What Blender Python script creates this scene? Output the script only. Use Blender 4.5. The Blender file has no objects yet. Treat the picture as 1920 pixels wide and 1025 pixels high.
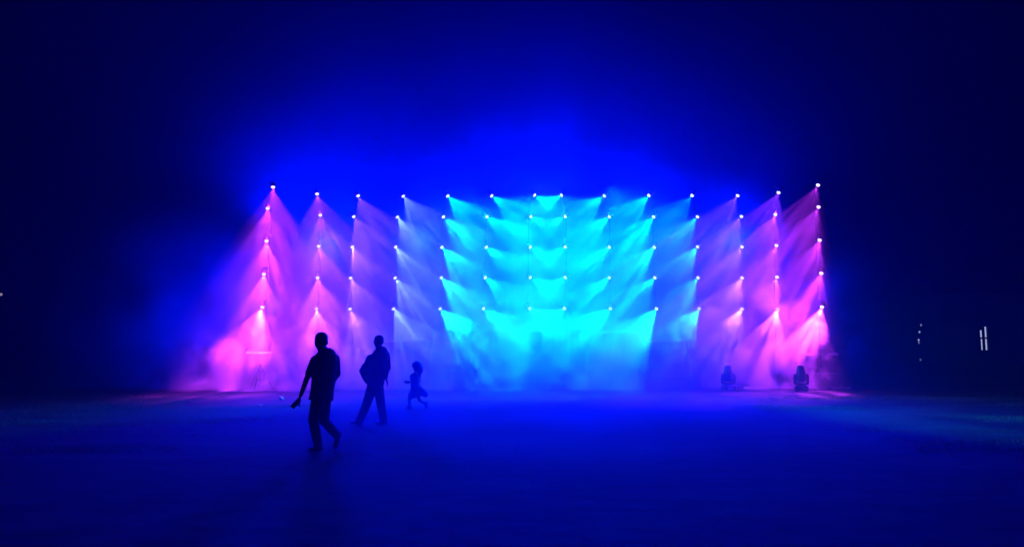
import bpy, bmesh, math, random
from mathutils import Vector, Matrix, Quaternion
random.seed(7)
R = math.radians
sc = bpy.context.scene
col = sc.collection

# ------------------------------------------------------------------ camera
W_PX, H_PX, F_PX = 1920.0, 1025.0, 1387.0
CAM_H, PITCH = 1.58, R(5.48)
cam = bpy.data.objects.new('camera', bpy.data.cameras.new('camera'))
col.objects.link(cam)
cam.location = (0, 0, CAM_H)
cam.rotation_euler = (R(90) + PITCH, 0, 0)
cam.data.sensor_width = 36.0
cam.data.lens = F_PX / W_PX * 36.0
cam.data.clip_start = 0.05
cam.data.clip_end = 600
sc.camera = cam

def ray(px, py):
    u = (px - W_PX / 2) / F_PX
    v = (H_PX / 2 - py) / F_PX
    return Vector((u, math.cos(PITCH) - v * math.sin(PITCH), math.sin(PITCH) + v * math.cos(PITCH)))

def at(px, py, Y):                       # the world point at distance Y seen at that place in the photograph
    d = ray(px, py)
    t = Y / d.y
    return Vector((d.x * t, Y, CAM_H + d.z * t))

# ------------------------------------------------------------------ materials
def mat(name, base=(0.5, 0.5, 0.5), rough=0.6, metal=0.0, var=0.25, scale=9.0, bump=0.0, bscale=60.0):
    m = bpy.data.materials.new(name)
    m.use_nodes = True
    nt = m.node_tree
    b = nt.nodes['Principled BSDF']
    tc = nt.nodes.new('ShaderNodeTexCoord')
    nz = nt.nodes.new('ShaderNodeTexNoise')
    nz.inputs['Scale'].default_value = scale
    nz.inputs['Detail'].default_value = 6
    nt.links.new(tc.outputs['Object'], nz.inputs['Vector'])
    mx = nt.nodes.new('ShaderNodeMix')
    mx.data_type = 'RGBA'
    mx.inputs['A'].default_value = (*[c * (1 - var) for c in base], 1)
    mx.inputs['B'].default_value = (*[min(1, c * (1 + var)) for c in base], 1)
    nt.links.new(nz.outputs['Fac'], mx.inputs['Factor'])
    nt.links.new(mx.outputs['Result'], b.inputs['Base Color'])
    b.inputs['Roughness'].default_value = rough
    b.inputs['Metallic'].default_value = metal
    if bump:
        n2 = nt.nodes.new('ShaderNodeTexNoise')
        n2.inputs['Scale'].default_value = bscale
        nt.links.new(tc.outputs['Object'], n2.inputs['Vector'])
        bp = nt.nodes.new('ShaderNodeBump')
        bp.inputs['Strength'].default_value = bump
        bp.inputs['Distance'].default_value = 0.02
        nt.links.new(n2.outputs['Fac'], bp.inputs['Height'])
        nt.links.new(bp.outputs['Normal'], b.inputs['Normal'])
    return m

def emit_mat(name, color, strength):
    m = bpy.data.materials.new(name)
    m.use_nodes = True
    nt = m.node_tree
    nt.nodes.remove(nt.nodes['Principled BSDF'])
    e = nt.nodes.new('ShaderNodeEmission')
    e.inputs['Color'].default_value = (*color, 1)
    e.inputs['Strength'].default_value = strength
    nt.links.new(e.outputs['Emission'], nt.nodes['Material Output'].inputs['Surface'])
    m.cycles.emission_sampling = 'NONE'
    return m

M_BLACK = mat('black_metal', (0.015, 0.015, 0.015), 0.6, 0.0, bump=0.1)
M_POLE = mat('dull_black_pole', (0.004, 0.004, 0.004), 1.0)
M_POLE.node_tree.nodes['Principled BSDF'].inputs['Specular IOR Level'].default_value = 0.0
M_PLASTIC = mat('black_plastic', (0.025, 0.025, 0.028), 0.5)
M_DRAPE = mat('black_drape', (0.012, 0.012, 0.014), 0.95, scale=3)
M_DECK = mat('deck_plywood', (0.30, 0.27, 0.24), 0.55, scale=14, bump=0.1)
M_PALE = mat('pale_table_board', (0.75, 0.74, 0.72), 0.45, var=0.1, scale=12)
M_WALL = mat('house_render', (0.22, 0.2, 0.18), 0.9, bump=0.2)
M_ROOF = mat('roof_tile', (0.12, 0.06, 0.045), 0.8, bump=0.3)
M_SKIN = mat('skin', (0.28, 0.16, 0.1), 0.6, var=0.08)
M_SHIRT = mat('cotton_shirt', (0.10, 0.10, 0.13), 0.9, bump=0.2, bscale=30)
M_SHIRT2 = mat('loose_jacket_cloth', (0.13, 0.12, 0.12), 0.9, bump=0.2, bscale=30)
M_JEAN = mat('dark_denim', (0.05, 0.055, 0.08), 0.9, bump=0.2, bscale=40)
M_SHOE = mat('shoe_leather', (0.06, 0.055, 0.05), 0.6)
M_HAIR = mat('dark_hair', (0.02, 0.016, 0.014), 0.55, bump=0.4, bscale=90)
M_DRESS = mat('dress_cotton', (0.30, 0.22, 0.28), 0.9, scale=20)
M_EYE = mat('eye', (0.5, 0.5, 0.5), 0.25, var=0.05)
M_STRIP = mat('aluminium_edge', (0.7, 0.7, 0.72), 0.35, 0.6, var=0.1)
M_CABLE = mat('black_rubber', (0.03, 0.03, 0.03), 0.7)

# ------------------------------------------------------------------ object helpers
def link(o, parent=None):
    col.objects.link(o)
    if parent is not None:
        o.parent = parent
    return o

def tag(o, label=None, cat=None, group=None, kind=None):
    if label: o['label'] = label
    if cat: o['category'] = cat
    if group: o['group'] = group
    if kind: o['kind'] = kind
    return o

def empty(name, loc=(0, 0, 0), label=None, cat=None, group=None):
    o = bpy.data.objects.new(name, None)
    o.empty_display_size = 0.2
    link(o)
    o.location = loc
    return tag(o, label, cat, group)

def mesh_obj(name, bm, m, parent=None, smooth=False, bevel=0.0):
    if bevel:
        bmesh.ops.bevel(bm, geom=[e for e in bm.edges if e.calc_face_angle(0) > 0.6], offset=bevel, segments=2, affect='EDGES')
    bmesh.ops.recalc_face_normals(bm, faces=bm.faces)
    me = bpy.data.meshes.new(name)
    bm.to_mesh(me)
    bm.free()
    for p in me.polygons:
        p.use_smooth = smooth
    if m: me.materials.append(m)
    o = bpy.data.objects.new(name, me)
    return link(o, parent)

def box(bm, x0, x1, y0, y1, z0, z1):
    vs = [bm.verts.new((x, y, z)) for x in (x0, x1) for y in (y0, y1) for z in (z0, z1)]
    for f in ((0, 1, 3, 2), (4, 6, 7, 5), (0, 4, 5, 1), (2, 3, 7, 6), (0, 2, 6, 4), (1, 5, 7, 3)):
        bm.faces.new([vs[i] for i in f])

def tube(bm, pts, rad, seg=10, caps=True, up=None):
    """rings along a polyline; rad = one radius, or a list of r or (ra, rb); rb lies along `up`"""
    pts = [Vector(p) for p in pts]
    if not isinstance(rad, (list, tuple)): rad = [rad] * len(pts)
    rings = []
    for i, p in enumerate(pts):
        a = pts[max(0, i - 1)]; b = pts[min(len(pts) - 1, i + 1)]
        t = (b - a).normalized()
        u = Vector(up) if up is not None else (Vector((0, 1, 0)) if abs(t.y) < 0.9 else Vector((1, 0, 0)))
        s = t.cross(u).normalized()
        u = s.cross(t).normalized()
        ra, rb = rad[i] if isinstance(rad[i], (list, tuple)) else (rad[i], rad[i])
        rings.append([bm.verts.new(p + s * math.cos(2 * math.pi * k / seg) * ra + u * math.sin(2 * math.pi * k / seg) * rb) for k in range(seg)])
    for i in range(len(rings) - 1):
        for k in range(seg):
            bm.faces.new((rings[i][k], rings[i][(k + 1) % seg], rings[i + 1][(k + 1) % seg], rings[i + 1][k]))
    if caps:
        bm.faces.new(list(reversed(rings[0])))
        bm.faces.new(rings[-1])

def ball(bm, c, rx, ry=None, rz=None, rot=None, u=16, v=10):
    ry = ry or rx; rz = rz or rx
    mtx = Matrix.Translation(Vector(c)) @ (rot.to_matrix().to_4x4() if rot else Matrix.Identity(4)) @ Matrix.Diagonal((rx, ry, rz, 1))
    bmesh.ops.create_uvsphere(bm, u_segments=u, v_segments=v, radius=1.0, matrix=mtx)

def capsule(bm, pts, rads, seg=14):
    """tapered limb with rounded joints"""
    tube(bm, pts, rads, seg)
    for p, r in zip(pts, rads):
        ball(bm, p, r if not isinstance(r, (list, tuple)) else min(r), u=seg, v=8)

# ------------------------------------------------------------------ sky
w = bpy.data.worlds.new('World')
sc.world = w
w.use_nodes = True
nt = w.node_tree
bg = nt.nodes['Background']
sky = nt.nodes.new('ShaderNodeTexSky')
sky.sky_type = 'NISHITA'
sky.sun_disc = False
sky.sun_elevation = R(-9)
sky.sun_rotation = R(200)
nt.links.new(sky.outputs['Color'], bg.inputs['Color'])
bg.inputs['Strength'].default_value = 0.05

# ------------------------------------------------------------------ ground
def build_ground():
    bm = bmesh.new()
    xs = [-300, -120, -60] + [x * 1.0 for x in range(-30, 31)] + [60, 120, 300]
    ys = [-30, -10] + [y * 1.0 for y in range(0, 41)] + [60, 90, 140, 300]
    grid = [[bm.verts.new((x, y, 0)) for x in xs] for y in ys]
    for j in range(len(ys) - 1):
        for i in range(len(xs) - 1):
            bm.faces.new((grid[j][i], grid[j][i + 1], grid[j + 1][i + 1], grid[j + 1][i]))
    m = bpy.data.materials.new('trodden_field')
    m.use_nodes = True
    nt = m.node_tree
    b = nt.nodes['Principled BSDF']
    b.inputs['Roughness'].default_value = 0.95
    b.inputs['Specular IOR Level'].default_value = 0.1
    tc = nt.nodes.new('ShaderNodeTexCoord')
    n1 = nt.nodes.new('ShaderNodeTexNoise'); n1.inputs['Scale'].default_value = 0.8; n1.inputs['Detail'].default_value = 8
    n2 = nt.nodes.new('ShaderNodeTexNoise'); n2.inputs['Scale'].default_value = 2.6; n2.inputs['Detail'].default_value = 8
    mp = nt.nodes.new('ShaderNodeMapping'); mp.inputs['Scale'].default_value = (0.5, 1.8, 1)
    nt.links.new(tc.outputs['Object'], mp.inputs['Vector']); nt.links.new(mp.outputs['Vector'], n1.inputs['Vector'])
    nt.links.new(tc.outputs['Object'], n2.inputs['Vector'])
    r1 = nt.nodes.new('ShaderNodeValToRGB')
    r1.color_ramp.elements[0].position = 0.42; r1.color_ramp.elements[0].color = (0.006, 0.006, 0.0045, 1)
    r1.color_ramp.elements[1].position = 0.64; r1.color_ramp.elements[1].color = (0.034, 0.032, 0.023, 1)
    nt.links.new(n1.outputs['Fac'], r1.inputs['Fac'])
    mx = nt.nodes.new('ShaderNodeMix'); mx.data_type = 'RGBA'; mx.blend_type = 'MULTIPLY'
    mx.inputs['Factor'].default_value = 0.8
    r2 = nt.nodes.new('ShaderNodeValToRGB')
    r2.color_ramp.elements[0].position = 0.3; r2.color_ramp.elements[0].color = (0.3, 0.3, 0.3, 1)
    r2.color_ramp.elements[1].position = 0.7; r2.color_ramp.elements[1].color = (1, 1, 1, 1)
    nt.links.new(n2.outputs['Fac'], r2.inputs['Fac'])
    nt.links.new(r1.outputs['Color'], mx.inputs['A']); nt.links.new(r2.outputs['Color'], mx.inputs['B'])
    nt.links.new(mx.outputs['Result'], b.inputs['Base Color'])
    bp = nt.nodes.new('ShaderNodeBump'); bp.inputs['Strength'].default_value = 0.5; bp.inputs['Distance'].default_value = 0.05
    nt.links.new(n2.outputs['Fac'], bp.inputs['Height'])
    nt.links.new(bp.outputs['Normal'], b.inputs['Normal'])
    g = mesh_obj('ground', bm, m)
    tag(g, 'dark trodden open field with thin grass in front of the light show', 'ground', kind='structure')
build_ground()

def build_grass():
    rnd = random.Random(3)
    bm = bmesh.new()
    from mathutils import noise
    n = 0
    while n < 16000:
        y = rnd.uniform(11, 23)
        x = rnd.uniform(-0.78, 0.78) * y
        d = noise.noise(Vector((x * 0.22, y * 0.7, 1.7))) + 0.4 * noise.noise(Vector((x * 0.9, y * 2.0, 5.2)))
        if abs(x - 0.5) < 5.5: continue
        if d < rnd.uniform(0.02, 0.5): continue
        n += 1
        h = rnd.uniform(0.015, 0.045) * (1 + max(0, d))
        a = rnd.uniform(0, math.tau); wd = rnd.uniform(0.006, 0.014)
        lx, ly = rnd.uniform(-.04, .04), rnd.uniform(-.04, .04)
        p = Vector((x, y, -0.003)); s = Vector((math.cos(a), math.sin(a), 0)) * wd
        bm.faces.new((bm.verts.new(p - s), bm.verts.new(p + s), bm.verts.new(p + Vector((lx, ly, h)))))
    m = mat('dry_grass', (0.10, 0.11, 0.06), 0.9, var=0.5, scale=0.8)
    nt = m.node_tree; b = nt.nodes['Principled BSDF']; src = b.inputs['Base Color'].links[0].from_socket
    tr = nt.nodes.new('ShaderNodeBsdfTranslucent'); ms = nt.nodes.new('ShaderNodeMixShader'); ms.inputs[0].default_value = 0.5
    nt.links.new(src, tr.inputs['Color']); nt.links.new(b.outputs[0], ms.inputs[1]); nt.links.new(tr.outputs[0], ms.inputs[2])
    nt.links.new(ms.outputs[0], nt.nodes['Material Output'].inputs['Surface'])
    me = bpy.data.meshes.new('grass'); bm.to_mesh(me); bm.free(); me.materials.append(m)
    tag(link(bpy.data.objects.new('grass', me)), 'sparse short dry grass scattered over the dark field', 'grass', kind='stuff')
build_grass()

# ------------------------------------------------------------------ light rig
# pixel columns of the seventy lamps, five rows each, top to bottom
COLS = [
    [(512, 347), (502, 387), (500, 448), (495, 510), (493, 572)],
    [(594, 360), (600, 400), (597, 458), (595, 517), (593, 575)],
    [(670, 364), (662, 403), (659, 460), (656, 518), (655, 576)],
    [(754, 365), (743, 404), (740, 460), (739, 518), (736, 576)],
    [(837, 365), (829, 404), (826, 461), (825, 518), (823, 576)],
    [(919, 365), (910, 404), (909, 461), (907, 518), (904, 576)],
    [(999, 364), (992, 404), (991, 461), (991, 518), (990, 576)],
    [(1056, 364), (1063, 404), (1063, 461), (1063, 518), (1061, 576)],
    [(1136, 365), (1145, 404), (1145, 461), (1145, 518), (1147, 576)],
    [(1219, 364), (1228, 404), (1229, 461), (1230, 518), (1233, 576)],
    [(1300, 364), (1310, 404), (1310, 460), (1311, 518), (1313, 576)],
    [(1385, 364), (1392, 403), (1393, 460), (1393, 518), (1393, 576)],
    [(1461, 358), (1455, 399), (1457, 457), (1458, 516), (1459, 576)],
    [(1535, 344), (1536, 385), (1538, 447), (1541, 509), (1542, 572)],
]
YC = [26.6, 27.2] + [27.5] * 10 + [27.2, 26.6]
#        colour (linear)            watts
PINK = (0.58, 0.035, 1.0); MAG = (0.19, 0.022, 1.0); VIO = (0.10, 0.03, 1.0); PER = (0.05, 0.09, 1.0); CYA = (0.0, 0.55, 1.0)
AZU = (0.0, 0.17, 1.0)
CCOL = [PINK, MAG, VIO, PER, CYA, CYA, CYA, CYA, CYA, CYA, AZU, VIO, MAG, PINK]
CNAME = ['pink', 'purple', 'violet', 'pale blue', 'cyan', 'cyan', 'cyan', 'cyan', 'cyan', 'cyan', 'azure', 'violet', 'purple', 'pink']
CPOW = [1.05, 0.85, 0.78, 0.78, 0.72, 0.6, 0.45, 0.45, 0.6, 0.72, 0.85, 0.82, 0.9, 1.25]
CTILT = [6, 14, 28, 36, 43, 50, 57, -57, -50, -44, -43, -36, -28, -29]      # lean of the beam from straight down, towards the middle
CHALF = [34, 38, 33, 33, 31, 31, 31, 31, 31, 31, 31, 32, 32, 30]
ORD = ['outermost', 'second', 'third', 'fourth', 'fifth', 'sixth', 'seventh']
POWER = 1950.0
FWD = [0.30, 0.34, 0.38, 0.42, 0.50]
RPOW = [0.9, 0.9, 0.95, 1.15, 1.7]

def beam_nodes(L, seed, strength=1.0):
    """the lamp's patterned glass: fine light and dark rays fanning from the lens"""
    L.use_nodes = True
    nt = L.node_tree
    em = nt.nodes['Emission']
    tc = nt.nodes.new('ShaderNodeTexCoord')
    mp = nt.nodes.new('ShaderNodeMapping')
    mp.inputs['Scale'].default_value = (13, 2.2, 0.3)
    mp.inputs['Location'].default_value = (seed * 3.7, seed * 1.3, 0)
    nz = nt.nodes.new('ShaderNodeTexNoise')
    nz.inputs['Scale'].default_value = 1.0
    nz.inputs['Detail'].default_value = 2.0
    rp = nt.nodes.new('ShaderNodeMapRange')
    rp.inputs['From Min'].default_value = 0.40; rp.inputs['From Max'].default_value = 0.58
    rp.inputs['To Min'].default_value = 0.10 * strength; rp.inputs['To Max'].default_value = 1.5 * strength
    nt.links.new(tc.outputs['Normal'], mp.inputs['Vector'])
    nt.links.new(mp.outputs['Vector'], nz.inputs['Vector'])
    nt.links.new(nz.outputs['Fac'], rp.inputs['Value'])
    nt.links.new(rp.outputs['Result'], em.inputs['Strength'])

# shared lamp meshes, built once
def lamp_parts():
    # head: housing cylinder with cooling fins, lens rim facing local -Z; origin at the tilt pivot
    bm = bmesh.new()
    prof = [(0.0, 0.13), (0.05, 0.13), (0.062, 0.10), (0.062, 0.085), (0.072, 0.08), (0.072, 0.07), (0.062, 0.065), (0.062, 0.05),
            (0.072, 0.045), (0.072, 0.035), (0.064, 0.03), (0.068, -0.02), (0.082, -0.06), (0.085, -0.075), (0.070, -0.075), (0.066, -0.066), (0.0, -0.066)]
    seg = 14; rings = []
    for r, z in prof:
        rings.append([bm.verts.new((r * math.cos(math.tau * k / seg), r * math.sin(math.tau * k / seg), z)) for k in range(seg)] if r > 0 else [bm.verts.new((0, 0, z))])
    for a, b in zip(rings, rings[1:]):
        for k in range(seg):
            k2 = (k + 1) % seg
            vs = [a[k % len(a)], a[k2 % len(a)], b[k2 % len(b)], b[k % len(b)]]
            vs = list(dict.fromkeys(vs))
            bm.faces.new(vs)
    head = bm
    bm2 = bmesh.new()                     # domed lens
    seg, n = 16, 6; rr, dp = 0.066, 0.055; rings = []
    for i in range(n + 1):
        t = i / n * math.pi / 2
        r = rr * math.cos(t); z = -0.072 - dp * math.sin(t)
        rings.append([bm2.verts.new((r * math.cos(math.tau * k / seg), r * math.sin(math.tau * k / seg), z)) for k in range(seg)] if i < n else [bm2.verts.new((0, 0, z))])
    for a, b in zip(rings, rings[1:]):
        for k in range(seg):
            k2 = (k + 1) % seg
            bm2.faces.new(list(dict.fromkeys([a[k], a[k2], b[k2 % len(b)], b[k % len(b)]])))
    bm2.faces.new(list(reversed(rings[0])))
    bm3 = bmesh.new()                     # yoke: a U of flat bar from the clamp round both sides of the head
    for s in (-1, 1):
        box(bm3, s * 0.088 - 0.006, s * 0.088 + 0.006, -0.02, 0.02, -0.02, 0.15)
    box(bm3, -0.094, 0.094, -0.02, 0.02, 0.15, 0.162)
    bm3b = bmesh.new()                    # clamp gripping the mast
    box(bm3b, -0.02, 0.02, 0.0, 0.31, 0.1625, 0.19)
    box(bm3b, -0.045, 0.045, 0.31, 0.385, 0.15, 0.21)
    return head, bm2, bm3, bm3b
h_, l_, y_, c_ = lamp_parts()
def as_mesh(name, bm, m, smooth):
    bmesh.ops.recalc_face_normals(bm, faces=bm.faces)
    me = bpy.data.meshes.new(name); bm.to_mesh(me); bm.free()
    for p in me.polygons: p.use_smooth = smooth
    me.materials.append(m)
    return me
ME_HEAD = as_mesh('head', h_, M_PLASTIC, False)
ME_YOKE = as_mesh('yoke', y_, M_BLACK, False)
ME_CLAMP = as_mesh('clamp', c_, M_BLACK, False)
LENS_MAT = {}
def lens_mesh(c, name):
    if name not in LENS_MAT:
        k = tuple(0.45 + 0.55 * v for v in c)
        me = as_mesh('lens', l_.copy(), emit_mat('lit_lens_' + name.replace(' ', '_'), k, 3.5), True)
        LENS_MAT[name] = me
    return LENS_MAT[name]

ROWS = ['at the top of', 'second from the top on', 'at middle height on', 'second from the bottom on', 'lowest on']
mast_i = 0
for ci, colpts in enumerate(COLS):
    Y = YC[ci]
    side = 'left' if ci < 7 else 'right'
    k = ci if ci < 7 else 13 - ci
    which = ('outermost mast on the %s' % side) if k == 0 else '%s mast from the %s' % (ORD[k], side)
    pts = [at(px, py, Y) for px, py in colpts]
    # mast: a thin dark pole behind its five lamps, standing on a base plate
    foot = Vector((pts[-1].x, Y + 0.35, 0))
    mast = empty('lighting_mast', foot, 'thin black %s carrying a column of five %s stage lights' % (which, CNAME[ci]), 'mast', 'masts of the light wall')
    bm = bmesh.new()
    poly = [Vector((p.x, Y + 0.35, p.z + 0.20)) - foot for p in pts]
    poly = [poly[0] + Vector((0, 0, 0.12))] + poly + [Vector((0, 0, 0.02))]
    tube(bm, poly, 0.012, 8)
    mesh_obj('pole', bm, M_POLE, mast, True)
    bm = bmesh.new(); box(bm, -0.28, 0.28, -0.28, 0.28, 0.0, 0.02)
    mesh_obj('base_plate', bm, M_BLACK, mast, bevel=0.004)
    for ri, p in enumerate(pts):
        name = CNAME[ci]
        low = ci == 0 and ri == 4                # the lowest left lamp is opened wider, over the smoke at its foot
        half = R(40 if low else CHALF[ci])
        tilt = R(-6 if low else CTILT[ci])
        d = Vector((math.sin(tilt), -FWD[ri], -math.cos(tilt))).normalized()
        dxz = math.hypot(d.x, d.z)
        theta = math.asin(min(0.95, math.sin(half) * dxz))
        t = empty('stage_light', p, '%s stage light %s the %s' % (name, ROWS[ri], which), 'stage light', 'stage lights hung on the masts')
        hd = link(bpy.data.objects.new('head', ME_HEAD), t)
        q = Vector((0, 0, -1)).rotation_difference(d)
        hd.rotation_mode = 'QUATERNION'; hd.rotation_quaternion = q
        ln = link(bpy.data.objects.new('lens', lens_mesh(CCOL[ci], name)), hd)
        yk = link(bpy.data.objects.new('yoke', ME_YOKE), t)
        yk.rotation_euler = (0, math.atan2(-d.x, -d.z) * 0.0, 0)
        link(bpy.data.objects.new('clamp', ME_CLAMP), t)
        L = bpy.data.lights.new('beam', 'SPOT')
        L.energy = POWER * CPOW[ci] * RPOW[ri] * (1.6 if ri == 4 and 4 <= ci <= 9 else 2.2 if ri == 4 and ci in (12, 13) else 1.5 if ri == 4 and ci in (0, 1, 2, 11) else 1.0)
        L.color = CCOL[ci]
        L.spot_size = 2 * theta
        L.spot_blend = 0.35
        L.shadow_soft_size = 0.02
        beam_nodes(L, ci * 5 + ri + 1)
        lo = link(bpy.data.objects.new('beam', L), t)
        lo.location = d * 0.15
        lo.rotation_mode = 'QUATERNION'; lo.rotation_quaternion = q

# added blue wash spots, without fixtures, that fill the air
def wash(x, y, z, energy, aim, size, color=(0.0, 0.003, 1.0), blend=1.0):
    L = bpy.data.lights.new('added_wash', 'SPOT')
    L.energy = energy; L.color = color; L.spot_size = R(size); L.spot_blend = blend; L.shadow_soft_size = 0.6
    o = link(bpy.data.objects.new('added_wash', L))
    o.location = (x, y, z)
    o.rotation_mode = 'QUATERNION'
    o.rotation_quaternion = Vector((0, 0, -1)).rotation_difference(Vector(aim).normalized())
    return o
for x, e in ((-9.0, 1.0), (-6.5, 1.0), (-2.5, 1.0), (1.2, 1.3), (5.4, 1.0), (8.5, 0.6)):
    wash(x, 28.6, 6.2, 11000 * e, (0, -0.1, 1), 170)
wash(-8.6, 27.6, 3.0, 9000, (-1, -0.15, 0.12), 140)
wash(10.2, 27.6, 3.2, 2500, (1, -0.1, 0.0), 120)
for x in (-7.0, -3.4, 0.6, 4.6, 8.4):
    wash(x, 27.9, 5.6, 30000, (-0.012 * x, -1, -0.30), 112)
# two added cool spots, no lamp bodies, brightening the grass on either side
beam_nodes(wash(3.4, 26.2, 7.0, 15000, (5.9, -10.9, -7.0), 24, (0.0, 0.34, 1.0), 0.8).data, 91)
beam_nodes(wash(-1.4, 26.2, 7.0, 4500, (-6.6, -9.6, -7.0), 22, (0.0, 0.22, 1.0), 0.8).data, 92)

# ------------------------------------------------------------------ air: even haze, and the smoke drifting in it
def haze():
    bm = bmesh.new(); box(bm, -62, 62, -6, 78, -1.0, 19.5)
    m = bpy.data.materials.new('haze'); m.use_nodes = True
    nt = m.node_tree
    nt.nodes.remove(nt.nodes['Principled BSDF'])
    v = nt.nodes.new('ShaderNodeVolumePrincipled')
    v.inputs['Color'].default_value = (0.9, 0.92, 0.95, 1)
    v.inputs['Density'].default_value = 0.0013
    v.inputs['Anisotropy'].default_value = 0.15
    nt.links.new(v.outputs['Volume'], nt.nodes['Material Output'].inputs['Volume'])
    tag(mesh_obj('haze', bm, m), 'thin even haze filling the night air over the field', 'haze', kind='stuff')
haze()

def smoke(name, label, c, r, dens, scale, lo, hi, seed, stretch=(1, 1, 1), step=0.5, edge=0.45, detail=4, dist=0.6):
    """a rounded bank of smoke: ragged noise density fading towards an ellipsoid's rim"""
    bm = bmesh.new()
    bmesh.ops.create_icosphere(bm, subdivisions=4, radius=1.0)
    for v in bm.verts:
        v.co = Vector((v.co.x * r[0], v.co.y * r[1], v.co.z * r[2]))
        if c[2] + v.co.z < 0.02: v.co.z = 0.02 - c[2]
    m = bpy.data.materials.new(name); m.use_nodes = True
    nt = m.node_tree
    nt.nodes.remove(nt.nodes['Principled BSDF'])
    v = nt.nodes.new('ShaderNodeVolumePrincipled')
    v.inputs['Color'].default_value = (0.93, 0.93, 0.94, 1)
    v.inputs['Anisotropy'].default_value = 0.1
    tc = nt.nodes.new('ShaderNodeTexCoord')
    mp = nt.nodes.new('ShaderNodeMapping'); mp.inputs['Scale'].default_value = (1 / r[0], 1 / r[1], 1 / r[2])
    nt.links.new(tc.outputs['Object'], mp.inputs['Vector'])
    ln = nt.nodes.new('ShaderNodeVectorMath'); ln.operation = 'LENGTH'
    nt.links.new(mp.outputs['Vector'], ln.inputs[0])
    fall = nt.nodes.new('ShaderNodeMapRange'); fall.interpolation_type = 'SMOOTHSTEP'
    fall.inputs['From Min'].default_value = 1.0; fall.inputs['From Max'].default_value = edge
    nt.links.new(ln.outputs['Value'], fall.inputs['Value'])
    m2 = nt.nodes.new('ShaderNodeMapping'); m2.inputs['Scale'].default_value = stretch; m2.inputs['Location'].default_value = (seed * 4.1, seed * 2.3, seed)
    nt.links.new(tc.outputs['Object'], m2.inputs['Vector'])
    nz = nt.nodes.new('ShaderNodeTexNoise'); nz.inputs['Scale'].default_value = scale; nz.inputs['Detail'].default_value = detail; nz.inputs['Roughness'].default_value = 0.55
    nz.inputs['Distortion'].default_value = dist
    nt.links.new(m2.outputs['Vector'], nz.inputs['Vector'])
    mr = nt.nodes.new('ShaderNodeMapRange'); mr.interpolation_type = 'SMOOTHSTEP'
    mr.inputs['From Min'].default_value = lo; mr.inputs['From Max'].default_value = hi
    mr.inputs['To Min'].default_value = 0.0; mr.inputs['To Max'].default_value = dens
    nt.links.new(nz.outputs['Fac'], mr.inputs['Value'])
    mul = nt.nodes.new('ShaderNodeMath'); mul.operation = 'MULTIPLY'
    nt.links.new(fall.outputs['Result'], mul.inputs[0]); nt.links.new(mr.outputs['Result'], mul.inputs[1])
    nt.links.new(mul.outputs['Value'], v.inputs['Density'])
    nt.links.new(v.outputs['Volume'], nt.nodes['Material Output'].inputs['Volume'])
    m.cycles.volume_step_rate = step
    o = mesh_obj('smoke', bm, m)
    o.location = c
    tag(o, label, 'smoke', kind='stuff')
    return o
smoke('wall_smoke', 'thin broad smoke drifting in front of the whole wall of lights', (0.9, 27.1, 3.2), (14.0, 2.2, 5.8), 0.42, 0.5, 0.12, 0.9, 1, detail=2, dist=0.0)
smoke('left_smoke', 'billowing smoke bank rolling out at the left foot of the light wall', (-7.3, 26.3, 0.2), (6.8, 2.1, 3.4), 1.3, 0.8, 0.45, 0.58, 2, edge=0.3, detail=4)
smoke('drift_smoke', 'thin blue lit smoke drifting away beyond the outermost left mast', (-10.5, 27.0, 2.0), (7.5, 3.0, 6.0), 0.22, 0.35, 0.30, 0.7, 8, edge=0.0, detail=2, dist=0.0)
smoke('centre_smoke', 'thick smoke pouring over the front of the dark stage', (0.2, 26.3, 0.7), (5.8, 2.2, 3.0), 0.9, 0.8, 0.40, 0.62, 3)
smoke('right_smoke', 'dense bright smoke bank at the right foot of the light wall', (8.6, 27.0, 0.9), (4.6, 1.9, 3.6), 1.1, 0.8, 0.43, 0.57, 4, detail=4)
smoke('plume_smoke', 'faint plume of smoke rising above the middle of the light wall', (1.2, 27.9, 7.0), (6.0, 3.0, 5.0), 0.07, 0.5, 0.36, 0.62, 5, edge=0.1, detail=3, dist=0.0)
smoke('high_smoke', 'very thin wide smoke hanging in the blue glow over the light wall', (0.0, 27.5, 4.0), (21, 6.0, 14), 0.054, 0.13, -0.1, 1.0, 6, edge=0.0, step=1.0, detail=2, dist=0.0)
smoke('field_smoke', 'thin low smoke drifting over the field between the people and the stage', (0.3, 15.2, 0.0), (8.0, 9.5, 4.0), 0.20, 0.3, 0.2, 0.8, 7, edge=0.0, step=1.0, detail=1, dist=0.0)

# ------------------------------------------------------------------ people
def remeshed(name, bm, m, parent, base, voxel, smooth=4):
    me = bpy.data.meshes.new(name + '_raw'); bm.to_mesh(me); bm.free()
    me.transform(Matrix.Translation(-Vector(base)))
    tmp = bpy.data.objects.new(name + '_raw', me); col.objects.link(tmp)
    r = tmp.modifiers.new('r', 'REMESH'); r.mode = 'VOXEL'; r.voxel_size = voxel; r.use_smooth_shade = True
    s = tmp.modifiers.new('s', 'SMOOTH'); s.iterations = smooth; s.factor = 0.5
    dg = bpy.context.evaluated_depsgraph_get()
    out = bpy.data.meshes.new_from_object(tmp.evaluated_get(dg))
    bpy.data.objects.remove(tmp); bpy.data.meshes.remove(me)
    out.name = name
    out.materials.clear(); out.materials.append(m)
    for p in out.polygons: p.use_smooth = True
    o = link(bpy.data.objects.new(name, out), parent)
    if parent is None: o.location = base
    return o

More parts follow.
